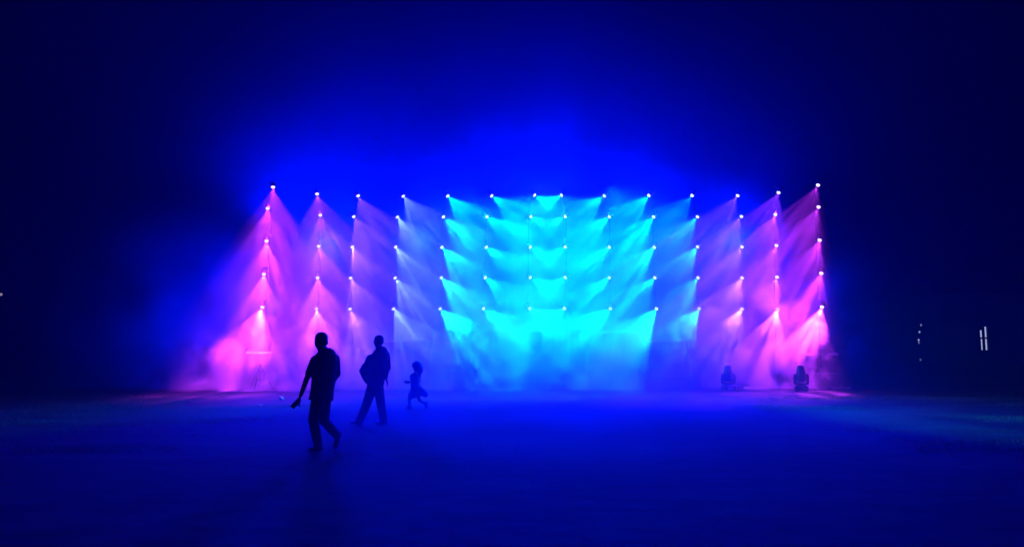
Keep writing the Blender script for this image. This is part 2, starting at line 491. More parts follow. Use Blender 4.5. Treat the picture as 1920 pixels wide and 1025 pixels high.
def head(bm, top, size, face, tilt=0.12, female=False):
    """skull, jaw, nose, lips, ears about a head of that height; returns (frame, centre) for hair and eyes"""
    f = Vector((face[0], face[1], -tilt)).normalized()
    s = Vector((0, 0, 1)).cross(f).normalized(); u = f.cross(s).normalized()
    rot = Matrix((s, f, u)).transposed().to_quaternion()
    h = size
    c = Vector(top) - u * (0.40 * h)
    P = lambda x, y, z: c + s * (x * h) + f * (y * h) + u * (z * h)
    ball(bm, P(0, -0.06, 0.08), 0.32 * h, 0.40 * h, 0.33 * h, rot)             # cranium
    ball(bm, P(0, 0.07, -0.18), 0.265 * h, 0.30 * h, 0.36 * h, rot)            # face
    ball(bm, P(0, 0.14, -0.46), 0.16 * h, 0.16 * h, 0.11 * h, rot)             # chin
    tube(bm, [P(0, 0.36, 0.02), P(0, 0.41, -0.12), P(0, 0.45, -0.18), P(0, 0.36, -0.22)], [0.03 * h, 0.04 * h, 0.06 * h, 0.03 * h], 8)  # nose
    ball(bm, P(0, 0.34, -0.33), 0.10 * h, 0.05 * h, 0.035 * h, rot)            # lips
    ball(bm, P(0, 0.335, -0.375), 0.085 * h, 0.05 * h, 0.035 * h, rot)
    for k in (-1, 1):
        ball(bm, P(k * 0.14, 0.31, 0.055), 0.11 * h, 0.06 * h, 0.035 * h, rot) # brow
        ball(bm, P(k * 0.335, -0.02, -0.10), 0.035 * h, 0.075 * h, 0.14 * h, rot)  # ear
        ball(bm, P(k * 0.17, 0.26, -0.17), 0.09 * h, 0.08 * h, 0.07 * h, rot)  # cheek
    return P, rot, h

def eyes(parent, base, P, h):
    for k in (-1, 1):
        bm = bmesh.new()
        ball(bm, P(k * 0.135, 0.325, -0.015) - Vector(base), 0.055 * h, u=10, v=8)
        mesh_obj('eye', bm, M_EYE, parent, True)

def hand(bm, wrist, tip, back, size=1.0, curl=0.35, thumb_side=1):
    """palm, four unequal bent fingers and a thumb from the palm's side"""
    wrist = Vector(wrist); f = (Vector(tip) - wrist).normalized()
    n = Vector(back); n = (n - f * n.dot(f)).normalized()
    s = f.cross(n).normalized()
    k = 0.185 * size
    tube(bm, [wrist - f * 0.02 * size, wrist + f * 0.15 * k, wrist + f * 0.52 * k], [(0.026 * size, 0.019 * size), (0.036 * size, 0.016 * size), (0.041 * size, 0.013 * size)], 12, up=n)
    for i, (off, ln) in enumerate(((-0.031, 0.40), (-0.0105, 0.47), (0.0105, 0.44), (0.031, 0.35))):
        p = wrist + f * 0.50 * k + s * off * size
        d = (f + s * off * 3.0).normalized()
        pts = [p]; ang = 0.0
        for seg, part in enumerate((0.42, 0.33, 0.25)):
            ang += curl * (0.7 + 0.2 * i)
            dd = d * math.cos(ang) - n * math.sin(ang)
            pts.append(pts[-1] + dd * ln * k * part)
        capsule(bm, pts, [0.0098 * size, 0.009 * size, 0.0085 * size, 0.0075 * size], 8)
    p = wrist + f * 0.16 * k - s * 0.030 * size * thumb_side
    q = p + (f * 0.6 - s * 0.8 * thumb_side - n * 0.2).normalized() * 0.24 * k
    capsule(bm, [p, q, q + (f * 0.95 - s * 0.2 * thumb_side - n * 0.3).normalized() * 0.2 * k], [0.013 * size, 0.0105 * size, 0.008 * size], 8)

def torso(bm, J, rows, fwd, ratio=0.62, k=0.82, scale=1.0, grow=0.0, seg=20):
    pts, rad = [], []
    for px, py, hw in rows:
        a = hw * scale / k + grow
        pts.append(J(px, py, 0)); rad.append((a, a * ratio))
    tube(bm, pts, rad, seg, up=(fwd[0], fwd[1], 0))

def foot_shoe(bm, ankle, dirv, L=0.27, flat=True, pitch=0.0):
    a = Vector(ankle); d = Vector(dirv).normalized()
    side = Vector((0, 0, 1)).cross(Vector((d.x, d.y, 0))).normalized()
    up = d.cross(side).normalized()
    if up.z < 0 and flat: up = -up
    heel = a - d * 0.07 - up * 0.055
    rows = [(0.0, .03, .028, .0), (0.03, .038, .045, .012), (0.09, .04, .05, .016), (0.16, .045, .036, .0), (0.22, .047, .03, -.006), (0.26, .035, .024, -.012), (0.285, .015, .015, -.016)]
    tube(bm, [heel + d * x * L / 0.285 + up * z for x, _, _, z in rows], [(w_, h_) for _, w_, h_, _ in rows], 12, up=up)
    tube(bm, [a + up * 0.05, a - up * 0.02], [0.043, 0.05], 12)

def ground_Y(px, py):
    d = ray(px, py)
    return -CAM_H * d.y / d.z

# ---- the nearest man: grey-blue short sleeved shirt, dark trousers, something small in his lowered left hand
def man_with_phone():
    Y = ground_Y(600, 845); S = Y / F_PX
    J = lambda px, py, dy=0.0: at(px, py, Y + dy) if dy == 0 else at(px, py, Y) + Vector((0, dy, 0))
    base = Vector((J(600, 845).x, Y, 0))
    F = Vector((-0.72, 0.69, 0)); 
    rows = [(607, 655, 9), (609, 660, 14.5), (610, 666, 18.5), (610, 674, 20.5), (609, 690, 20), (607, 712, 19), (604, 735, 18), (602, 748, 17), (600, 760, 14)]
    lsh, lel, lwr = J(593, 674, -0.10), J(580.5, 710, -0.17), J(571, 739, -0.20)
    rsh, rel, rwr = J(625.5, 673, 0.12), J(626.5, 704, 0.17), J(614, 724, 0.24)
    lhip, lkn, lan = J(599, 748, -0.07), J(591, 786, -0.10), J(599, 836, -0.07)
    rhip, rkn, ran = J(606, 748, 0.08), J(606, 789, 0.06), J(627, 816, 0.13)
    bm = bmesh.new()
    P, rot, h = head(bm, J(601, 624), 0.29, (-0.62, 0.78), 0.22)
    tube(bm, [J(602, 646), J(606, 656), J(609, 668)], [0.062, 0.066, 0.085], 14)
    torso(bm, J, rows, F, scale=S, grow=-0.014)
    capsule(bm, [lsh, lel, lwr], [0.052, 0.042, 0.029]); capsule(bm, [rsh, rel, rwr], [0.052, 0.042, 0.029])
    hand(bm, lwr, J(563, 755, -0.22), (-0.75, -0.45, 0.2), 1.0, 0.55, 1)
    hand(bm, rwr, J(604, 731, 0.24), (0.3, 0.9, 0.2), 1.0, 0.4, -1)
    capsule(bm, [lhip, lkn, lan], [0.085, 0.055, 0.04]); capsule(bm, [rhip, rkn, ran], [0.085, 0.055, 0.04])
    b = remeshed('person', bm, M_SKIN, None, base, 0.0065, 3)
    tag(b, 'nearest man in short sleeved shirt walking left with a phone in his lowered hand', 'person')
    # clothes
    bm = bmesh.new()
    torso(bm, J, rows[0:8], F, scale=S, grow=0.010)
    capsule(bm, [lsh, lsh.lerp(lel, 0.72)], [0.066, 0.056]); capsule(bm, [rsh, rsh.lerp(rel, 0.92)], [0.068, 0.060])
    tube(bm, [J(604, 735), J(602, 750)], [(19.5 * S / .82, 12.4 * S / .82), (20.5 * S / .82, 13 * S / .82)], 20, up=F)
    remeshed('shirt', bm, M_SHIRT, b, base, 0.011)
    bm = bmesh.new()
    torso(bm, J, [(604, 738, 16), (601, 752, 16), (600, 762, 13)], F, scale=S)
    capsule(bm, [lhip, lkn, lkn.lerp(lan, 0.5), lan + Vector((0, 0, 0.01))], [0.107, 0.078, 0.073, 0.066])
    capsule(bm, [rhip, rkn, rkn.lerp(ran, 0.5), ran], [0.107, 0.078, 0.073, 0.066])
    remeshed('trousers', bm, M_JEAN, b, base, 0.011)
    for an, d in ((lan, (-0.75, 0.45, -0.02)), (ran, (-0.35, 0.3, -0.88))):
        bm = bmesh.new()
        if an is lan: an = Vector((lan.x, lan.y, 0.095))
        foot_shoe(bm, an, d)
        remeshed('shoe', bm, M_SHOE, b, base, 0.008)
    bm = bmesh.new()
    ball(bm, P(0, -0.08, 0.11), 0.335 * h, 0.40 * h, 0.325 * h, rot)
    ball(bm, P(0, -0.18, -0.08), 0.29 * h, 0.28 * h, 0.27 * h, rot)
    remeshed('hair', bm, M_HAIR, b, base, 0.01)
    eyes(b, base, P, h)
    # the phone he holds
    bm = bmesh.new()
    a, c = J(567.5, 749, -0.235), J(557.5, 759.5, -0.235)
    d = (c - a).normalized(); mid = (a + c) / 2; n = Vector((0.3, 0.9, 0.15)); n = (n - d * n.dot(d)).normalized(); s = d.cross(n)
    box(bm, -0.004, 0.004, -0.036, 0.036, -0.075, 0.075)
    bmesh.ops.bevel(bm, geom=list(bm.edges), offset=0.0035, segments=2, affect='EDGES')
    bmesh.ops.transform(bm, verts=bm.verts, matrix=Matrix((n, s, d)).transposed().to_4x4())
    o = mesh_obj('phone', bm, M_PLASTIC, None, True); o.location = mid
    tag(o, 'small dark phone held low in the nearest man\'s left hand', 'phone')
man_with_phone()

# ---- the second man: loose jacket, left arm folded across his front
def man_in_jacket():
    Y = ground_Y(697, 796); S = Y / F_PX
    J = lambda px, py, dy=0.0: at(px, py, Y) + Vector((0, dy, 0))
    base = Vector((J(697, 796).x, Y, 0))
    F = Vector((-0.80, 0.60, 0))
    rows = [(713, 650, 6.5), (714, 655, 10.5), (714, 661, 13), (711, 680, 15), (706, 700, 15), (704, 716, 14), (703, 726, 13), (702, 736, 11)]
    lsh, lel, lwr = J(706, 666, -0.13), J(686, 694, -0.24), J(692, 711, -0.12)
    rsh, rel, rwr = J(722.5, 665, 0.13), J(725, 691, 0.17), J(721.5, 709, 0.13)
    lhip, lkn, lan = J(699, 726, -0.08), J(688, 760, -0.10), J(675, 789, -0.08)
    rhip, rkn, ran = J(708, 726, 0.08), J(713, 760, 0.10), J(718, 788, 0.08)
    bm = bmesh.new()
    P, rot, h = head(bm, J(709, 628.5), 0.265, (-0.82, 0.57), 0.1)
    tube(bm, [J(710, 646), J(713, 654), J(714, 662)], [0.058, 0.06, 0.085], 14)
    torso(bm, J, rows, F, scale=S, grow=-0.016, k=0.80)
    capsule(bm, [lsh, lel, lwr], [0.052, 0.042, 0.029]); capsule(bm, [rsh, rel, rwr], [0.052, 0.042, 0.029])
    hand(bm, lwr, J(703, 717, -0.12), (-0.2, -0.9, 0.2), 1.0, 0.3, 1)
    hand(bm, rwr, J(726, 723, 0.12), (0.7, 0.5, 0.4), 1.0, 0.25, -1)
    capsule(bm, [lhip, lkn, lan], [0.085, 0.055, 0.04]); capsule(bm, [rhip, rkn, ran], [0.085, 0.055, 0.04])
    b = remeshed('person', bm, M_SKIN, None, base, 0.0065, 3)
    tag(b, 'second man in loose jacket striding left with one arm bent across his front', 'person')
    bm = bmesh.new()
    torso(bm, J, rows[0:7], F, scale=S, grow=0.010, k=0.80)
    capsule(bm, [lsh, lel, lel.lerp(lwr, 0.8)], [0.074, 0.088, 0.066])
    ball(bm, J(690, 695, -0.16), 0.125, 0.12, 0.18); ball(bm, J(693, 706, -0.12), 0.115, 0.12, 0.13); ball(bm, J(697, 682, -0.12), 0.12, 0.13, 0.2)
    capsule(bm, [rsh, rsh.lerp(rel, 0.95)], [0.070, 0.066])
    tube(bm, [J(706, 704), J(703, 721)], [(15.5 * S / .8, 10 * S / .8), (15.5 * S / .8, 10.5 * S / .8)], 20, up=F)
    remeshed('jacket', bm, M_SHIRT2, b, base, 0.011)
    bm = bmesh.new()
    torso(bm, J, [(704, 714, 13), (703, 726, 13.5), (702, 738, 11)], F, scale=S, k=0.8)
    capsule(bm, [lhip, lkn, lkn.lerp(lan, 0.5), lan], [0.108, 0.088, 0.082, 0.078])
    capsule(bm, [rhip, rkn, rkn.lerp(ran, 0.5), ran], [0.108, 0.088, 0.082, 0.078])
    remeshed('trousers', bm, M_JEAN, b, base, 0.011)
    for an, d in ((lan, (-0.8, 0.3, 0.12)), (ran, (-0.8, 0.4, -0.12))):
        bm = bmesh.new()
        foot_shoe(bm, Vector((an.x, an.y, 0.095)), d)
        remeshed('shoe', bm, M_SHOE, b, base, 0.008)
    bm = bmesh.new()
    ball(bm, P(0, -0.08, 0.11), 0.335 * h, 0.40 * h, 0.325 * h, rot)
    ball(bm, P(0, -0.18, -0.08), 0.29 * h, 0.28 * h, 0.27 * h, rot)
    remeshed('hair', bm, M_HAIR, b, base, 0.01)
    eyes(b, base, P, h)
man_in_jacket()

# ---- the little girl running after them in a flared dress
def girl_running():
    Y = ground_Y(778, 766); S = Y / F_PX
    J = lambda px, py, dy=0.0: at(px, py, Y) + Vector((0, dy, 0))
    base = Vector((J(778, 766).x, Y, 0))
    F = Vector((-0.86, 0.5, 0))
    rows = [(780, 697, 3.0), (779.5, 700, 6.2), (779, 704, 9.0), (779, 713, 9.0), (779, 722, 9.2), (780, 732, 10.0)]
    lsh, lel, lwr = J(772.5, 704, -0.07), J(771.5, 716, -0.10), J(768.5, 715.5, -0.14)
    rsh, rel, rwr = J(785.5, 704, 0.07), J(787, 714, 0.13), J(781, 718, 0.18)
    lhip, lkn, lan = J(776, 734, -0.05), J(768, 750, -0.05), J(768.5, 761, -0.03)
    rhip, rkn, ran = J(782, 734, 0.05), J(786, 750, 0.05), J(797.5, 757.5, 0.08)
    bm = bmesh.new()
    P, rot, h = head(bm, J(780, 678.5), 0.235, (-0.85, 0.52), 0.05)
    tube(bm, [J(780, 691), J(780, 699), J(779.5, 703)], [0.036, 0.034, 0.05], 12)
    torso(bm, J, rows, F, scale=S, grow=-0.006, ratio=0.66)
    capsule(bm, [lsh, lel, lwr], [0.032, 0.026, 0.019]); capsule(bm, [rsh, rel, rwr], [0.032, 0.026, 0.019])
    hand(bm, lwr, J(762.5, 714.5, -0.18), (-0.3, -0.9, 0.1), 0.85, 0.7, 1)
    hand(bm, rwr, J(777, 719, 0.2), (0.2, 0.8, 0.4), 0.66, 0.3, -1)
    capsule(bm, [lhip, lkn, lan], [0.058, 0.042, 0.03]); capsule(bm, [rhip, rkn, ran], [0.058, 0.042, 0.03])
    b = remeshed('person', bm, M_SKIN, None, base, 0.005, 2)
    tag(b, 'small girl with long hair running left in a flared dress behind the second man', 'person')
    bm = bmesh.new()
    torso(bm, J, rows[1:5], F, scale=S, grow=0.008, ratio=0.66)
    tube(bm, [J(779, 720), J(780, 728), J(782, 736), J(784, 743)], [(0.135, 0.10), (0.165, 0.125), (0.225, 0.17), (0.275, 0.20)], 22, up=F)
    tube(bm, [J(784, 726), J(792, 735), J(800, 739.5), J(803, 740)], [(0.075, 0.09), (0.095, 0.11), (0.07, 0.10), (0.03, 0.06)], 16)
    tube(bm, [J(775, 730), J(771, 738), J(768.5, 746)], [(0.06, 0.09), (0.065, 0.10), (0.06, 0.10)], 16)
    capsule(bm, [lsh, lsh.lerp(lel, 0.3)], [0.045, 0.043]); capsule(bm, [rsh, rsh.lerp(rel, 0.3)], [0.045, 0.043])
    remeshed('dress', bm, M_DRESS, b, base, 0.009, 3)
    for an, d in ((lan, (-0.85, 0.3, -0.05)), (ran, (-0.15, 0.3, -0.9))):
        bm = bmesh.new()
        foot_shoe(bm, Vector((an.x, an.y, 0.085)) if an is lan else an, d, 0.18)
        remeshed('shoe', bm, M_SHOE, b, base, 0.007)
    bm = bmesh.new()
    ball(bm, P(0, -0.09, 0.10), 0.50 * h, 0.56 * h, 0.41 * h, rot)
    tube(bm, [P(0, -0.22, 0.05), P(0, -0.40, -0.22), P(0, -0.50, -0.50), P(0, -0.44, -0.86), P(0, -0.40, -1.1)], [(0.46 * h, 0.36 * h), (0.54 * h, 0.40 * h), (0.48 * h, 0.30 * h), (0.30 * h, 0.15 * h), (0.1 * h, 0.05 * h)], 16, up=F)
    tube(bm, [P(0.24, -0.48, -0.44), P(0.34, -0.75, -0.56), P(0.38, -1.02, -0.55)], [0.06 * h, 0.045 * h, 0.02 * h], 8)
    remeshed('hair', bm, M_HAIR, b, base, 0.008, 2)
    eyes(b, base, P, h)
girl_running()

# ------------------------------------------------------------------ stage furniture
def drape_front(bm, x0, x1, y, z0, z1, amp=0.035, wl=0.23):
    n = max(6, int((x1 - x0) / 0.06)); a = []; b_ = []
    for i in range(n + 1):
        x = x0 + (x1 - x0) * i / n
        f = amp * math.sin(x / wl * math.tau) + 0.4 * amp * math.sin(x / wl * 2.3)
        a.append(bm.verts.new((x, y + f * 0.5 - amp, z1))); b_.append(bm.verts.new((x, y + f - amp, z0)))
    for i in range(n):
        bm.faces.new((a[i], a[i + 1], b_[i + 1], b_[i]))

def booth(px0, px1, pytop, y0, y1, label):
    x0 = at(px0, pytop, y0).x; x1 = at(px1, pytop, y0).x; zt = at((px0 + px1) / 2, pytop, y0).z
    cx = (x0 + x1) / 2
    t = empty('stage_booth', (cx, y0, 0), label, 'stage booth', 'dark booths along the stage front')
    bm = bmesh.new(); box(bm, x0 - cx, x1 - cx, 0.02, y1 - y0, 0.0, zt - 0.06)
    mesh_obj('body', bm, M_DRAPE, t)
    bm = bmesh.new(); drape_front(bm, x0 - cx, x1 - cx, -0.01, 0.02, zt - 0.065)
    o = mesh_obj('front_drape', bm, M_DRAPE, t, True)
    s = o.modifiers.new('thick', 'SOLIDIFY'); s.thickness = 0.006
    bm = bmesh.new(); box(bm, x0 - cx - 0.03, x1 - cx + 0.03, -0.09, y1 - y0 + 0.03, zt - 0.058, zt)
    mesh_obj('counter_top', bm, M_BLACK, t, bevel=0.006)
booth(812, 1096, 619, 27.10, 27.50, 'long dark draped booth at the middle of the stage under the cyan lights')
booth(1103, 1207, 622, 27.15, 27.50, 'shorter dark draped booth just right of the long booth')

def table(px0, px1, py, Y, depth, label, skirt=True, top_mat=M_PALE):
    x0 = at(px0, py, Y).x; x1 = at(px1, py, Y).x; z = at((px0 + px1) / 2, py, Y).z
    cx = (x0 + x1) / 2; hw = (x1 - x0) / 2
    t = empty('riser_table', (cx, Y, 0), label, 'table', 'high tables beside the stage')
    bm = bmesh.new(); box(bm, -hw, hw, 0, depth, z - 0.045, z)
    bmesh.ops.rotate(bm, verts=bm.verts, cent=(0, depth, z - 0.045), matrix=Matrix.Rotation(R(-2), 3, 'X'))
    mesh_obj('table_top', bm, top_mat, t, bevel=0.006)
    for sx in (-1, 1):
        for yy in (0.05, depth - 0.05):
            bm = bmesh.new()
            tube(bm, [(sx * (hw - 0.06), yy, z - 0.05), (sx * (hw - 0.03), yy, 0.0)], 0.022, 8)
            mesh_obj('leg', bm, M_BLACK, t, True)
    bm = bmesh.new()
    tube(bm, [(-hw + 0.05, depth - 0.05, 0.35), (hw - 0.05, depth - 0.05, 0.35)], 0.015, 8)
    tube(bm, [(-hw + 0.05, 0.05, 0.35), (hw - 0.05, 0.05, 0.35)], 0.015, 8)
    mesh_obj('cross_bar', bm, M_BLACK, t, True)
    if skirt:
        bm = bmesh.new(); drape_front(bm, -hw + 0.03, hw - 0.03, depth * 0.5, 0.04, z - 0.06)
        o = mesh_obj('skirt', bm, M_DRAPE, t, True)
        s = o.modifiers.new('thick', 'SOLIDIFY'); s.thickness = 0.006
table(722, 806, 638.5, 26.8, 0.5, 'pale topped high table left of the long dark booth', False)
table(1214, 1292, 638.5, 26.8, 0.5, 'pale topped high table right of the short dark booth', False)

def tripod_tray(px0, px1, py, Y, label):
    x0 = at(px0, py, Y).x; x1 = at(px1, py, Y).x; z = at((px0 + px1) / 2, py, Y).z
    hw = (x1 - x0) / 2
    t = empty('tripod_tray', ((x0 + x1) / 2, Y, 0), label, 'stand', 'tripod stands with a flat tray')
    bm = bmesh.new(); box(bm, -hw, hw, -.2, .2, z - .03, z)
    for s in (-1, 1): box(bm, s * hw - .012, s * hw + .012, -.2, .2, z + .001, z + .03)
    bmesh.ops.rotate(bm, verts=bm.verts, cent=(0, 0, z - .03), matrix=Matrix.Rotation(R(8), 3, 'X'))
    mesh_obj('tray', bm, M_PALE, t)
    bm = bmesh.new(); tube(bm, [(0, 0, .25), (0, 0, z - .031)], .02, 10); tube(bm, [(0, 0, .74), (0, 0, .86)], .042, 12)
    mesh_obj('pole', bm, M_POLE, t, True)
    for k in range(3):
        a = math.tau * k / 3 + .5
        bm = bmesh.new()
        tube(bm, [(math.cos(a) * .035, math.sin(a) * .035, .80), (math.cos(a) * .48, math.sin(a) * .48, .015)], .014, 8)
        tube(bm, [(math.cos(a) * .02, math.sin(a) * .02, .32), (math.cos(a) * .25, math.sin(a) * .25, .40)], .008, 6)
        mesh_obj('leg', bm, M_POLE, t, True)
tripod_tray(464, 513, 660.5, 26.55, 'pale flat tray on a tripod at the foot of the outermost left mast')
tripod_tray(1508, 1568, 663, 26.55, 'pale flat tray on a tripod at the foot of the outermost right mast')

def flight_case(px0, px1, py, Y, label):
    x0 = at(px0, py, Y).x; x1 = at(px1, py, Y).x; z = at(px0, py, Y).z; hw = (x1 - x0) / 2
    t = empty('flight_case', ((x0 + x1) / 2, Y, 0), label, 'flight case')
    bm = bmesh.new(); box(bm, -hw, hw, 0, .5, .08, z * .72); mesh_obj('body', bm, M_PLASTIC, t, bevel=.006)
    bm = bmesh.new(); box(bm, -hw, hw, 0, .5, z * .72 + .006, z); mesh_obj('lid', bm, M_PLASTIC, t, bevel=.006)
    bm = bmesh.new()
    for zz in (.08, z * .72 - .02, z * .72 + .008, z - .02): box(bm, -hw - .004, hw + .004, -.004, -.001, zz, zz + .02)
    mesh_obj('edging', bm, M_STRIP, t)
    for sx in (-1, 1):
        for yy in (.08, .42):
            bm = bmesh.new(); tube(bm, [(sx * (hw - .08) - .02, yy, .04), (sx * (hw - .08) + .02, yy, .04)], .04, 12); mesh_obj('caster', bm, M_CABLE, t, True)
    bm = bmesh.new(); tube(bm, [(-.08, -.004, z * .45), (-.08, -.04, z * .45), (.08, -.04, z * .45), (.08, -.004, z * .45)], .01, 8); mesh_obj('handle', bm, M_STRIP, t, True)
flight_case(1526, 1568, 690, 26.9, 'dark flight case behind the right tripod tray')

# moving heads standing on the field, seen from behind
def moving_head(px, py, yaw, label, strip):
    Y = ground_Y(px, py); s = (py - 686.0) * Y / F_PX / 0.80
    t = empty('moving_head_light', (at(px, py, Y).x, Y, 0), label, 'floor lamp', 'moving head lamps standing on the field')
    t.rotation_euler = (0, 0, yaw)
    def part(name, bm, m, parent, smooth=False, bevel=0.0):
        bmesh.ops.scale(bm, vec=(s, s, s), verts=bm.verts)
        return mesh_obj(name, bm, m, parent, smooth, bevel * s)
    bm = bmesh.new()                                       # base box with sloped shoulders
    for z0, z1, a0, a1, b0, b1 in ((0.03, 0.13, .185, .19, .17, .175), (0.13, 0.19, .19, .15, .175, .13)):
        r0 = [bm.verts.new((x * a0, y * b0, z0)) for x, y in ((-1, -1), (1, -1), (1, 1), (-1, 1))]
        r1 = [bm.verts.new((x * a1, y * b1, z1)) for x, y in ((-1, -1), (1, -1), (1, 1), (-1, 1))]
        for i in range(4): bm.faces.new((r0[i], r0[(i + 1) % 4], r1[(i + 1) % 4], r1[i]))
        bm.faces.new(r0[::-1]); bm.faces.new(r1)
    base = part('base', bm, M_PLASTIC, t, bevel=0.008)
    for x in (-1, 1):
        for y in (-1, 1):
            bm = bmesh.new(); tube(bm, [(x * .15, y * .135, 0.03), (x * .15, y * .135, 0.0)], [0.022, 0.026], 10)
            part('foot', bm, M_CABLE, base)
    bm = bmesh.new(); box(bm, -.085, .085, -.181, -.1755, .06, .105)
    part('display', bm, strip, base)
    bm = bmesh.new(); tube(bm, [(0, 0, .19), (0, 0, .225)], .11, 18)
    part('swivel', bm, M_BLACK, t, True)
    bm = bmesh.new()                                       # yoke: cross piece and two tapering arms
    prof = [(-.205, .21), (-.225, .30), (-.225, .44), (-.205, .535), (-.175, .555), (-.155, .535), (-.155, .30), (-.12, .262), (.12, .262), (.155, .30), (.155, .535), (.175, .555), (.205, .535), (.225, .44), (.225, .30), (.205, .21)]
    fr = [bm.verts.new((x, -.075, z)) for x, z in prof]; bk = [bm.verts.new((x, .075, z)) for x, z in prof]
    n = len(prof)
    for i in range(n): bm.faces.new((fr[i], fr[(i + 1) % n], bk[(i + 1) % n], bk[i]))
    bmesh.ops.triangle_fill(bm, use_beauty=True, edges=[bm.edges.get((fr[i], fr[(i + 1) % n])) for i in range(n)])
    bmesh.ops.triangle_fill(bm, use_beauty=True, edges=[bm.edges.get((bk[i], bk[(i + 1) % n])) for i in range(n)])
    part('yoke', bm, M_BLACK, t)
    bm = bmesh.new()                                       # head pointing up
    tube(bm, [(0, 0, .29), (0, 0, .32), (0, 0, .46), (0, 0, .56), (0, 0, .66), (0, 0, .765), (0, 0, .80), (0, 0, .80)], [.085, .13, .148, .146, .125, .105, .10, .085], 20)
    for k in range(5): tube(bm, [(0, 0, .345 + .024 * k), (0, 0, .355 + .024 * k)], [.152, .152], 20)
    hd = part('head', bm, M_PLASTIC, t, False)
    bm = bmesh.new(); tube(bm, [(0, 0, .802), (0, 0, .808), (0, 0, .815)], [.083, .075, .04], 20)
    part('lens', bm, mat('dark_lens', (0.08, 0.08, 0.1), 0.08), hd, True)
    for x in (-1, 1):
        bm = bmesh.new(); tube(bm, [(x * .14, 0, .47), (x * .162, 0, .47)], .035, 14, up=(0, 1, 0))
        part('pivot', bm, M_BLACK, hd, True)
M_DISP = mat('pale_sticker', (0.7, 0.7, 0.75), 0.3, var=0.05)
moving_head(1366, 732, R(6), 'moving head floor lamp with a pale stripe across its base, pointing straight up', M_DISP)
moving_head(1503, 733.5, R(-14), 'plain dark moving head floor lamp in front of the brightest pink smoke', M_PLASTIC)

# a pale cable cover along the ground at the right foot of the rig, and cables to the lamps
def strip(px0, px1, py, label):
    Y = ground_Y((px0 + px1) / 2, py); x0 = at(px0, py, Y).x; x1 = at(px1, py, Y).x
    bm = bmesh.new(); n = 24; rings = []
    for i in range(n + 1):
        x = x0 + (x1 - x0) * i / n - (x0 + x1) / 2
        dy = 0.05 * math.sin(i * 0.7); dz = 0.01 * math.sin(i * 1.9)
        rings.append([bm.verts.new((x, dy + a, z)) for a, z in ((-.11, 0.0), (-.05, .05 + dz), (.05, .05 + dz), (.11, 0.0))])
    for a, b in zip(rings, rings[1:]):
        for k in range(4): bm.faces.new((a[k], a[(k + 1) % 4], b[(k + 1) % 4], b[k]))
    bm.faces.new(rings[0][::-1]); bm.faces.new(rings[-1])
    o = mesh_obj('cable_cover', bm, M_PALE); o.location = ((x0 + x1) / 2, Y, 0.002)
    tag(o, label, 'cable cover', 'cable covers on the ground')
strip(1516, 1592, 728, 'pale cable cover on the ground right of the plain moving head lamp')
strip(1394, 1484, 727.5, 'pale cable cover on the ground between the two moving head lamps')

def paper_scrap(px, py, size, seed, label):
    rnd = random.Random(seed); Y = ground_Y(px, py)
    bm = bmesh.new(); bmesh.ops.create_icosphere(bm, subdivisions=2, radius=size)
    for v in bm.verts:
        v.co *= rnd.uniform(.6, 1.15); v.co.z = max(v.co.z * .7, -size * .45)
    o = mesh_obj('paper_scrap', bm, M_PALE); o.location = (at(px, py, Y).x, Y, size * .45)
    tag(o, label, 'litter', 'scraps of litter on the field')
paper_scrap(708, 793, .045, 1, 'crumpled white paper scrap on the ground between the second man\'s feet')
paper_scrap(527, 748, .075, 2, 'larger crumpled paper scrap on the ground left of the nearest man, closer to the stage')
paper_scrap(489, 762, .055, 3, 'small crumpled paper scrap lying farther left on the dark field')

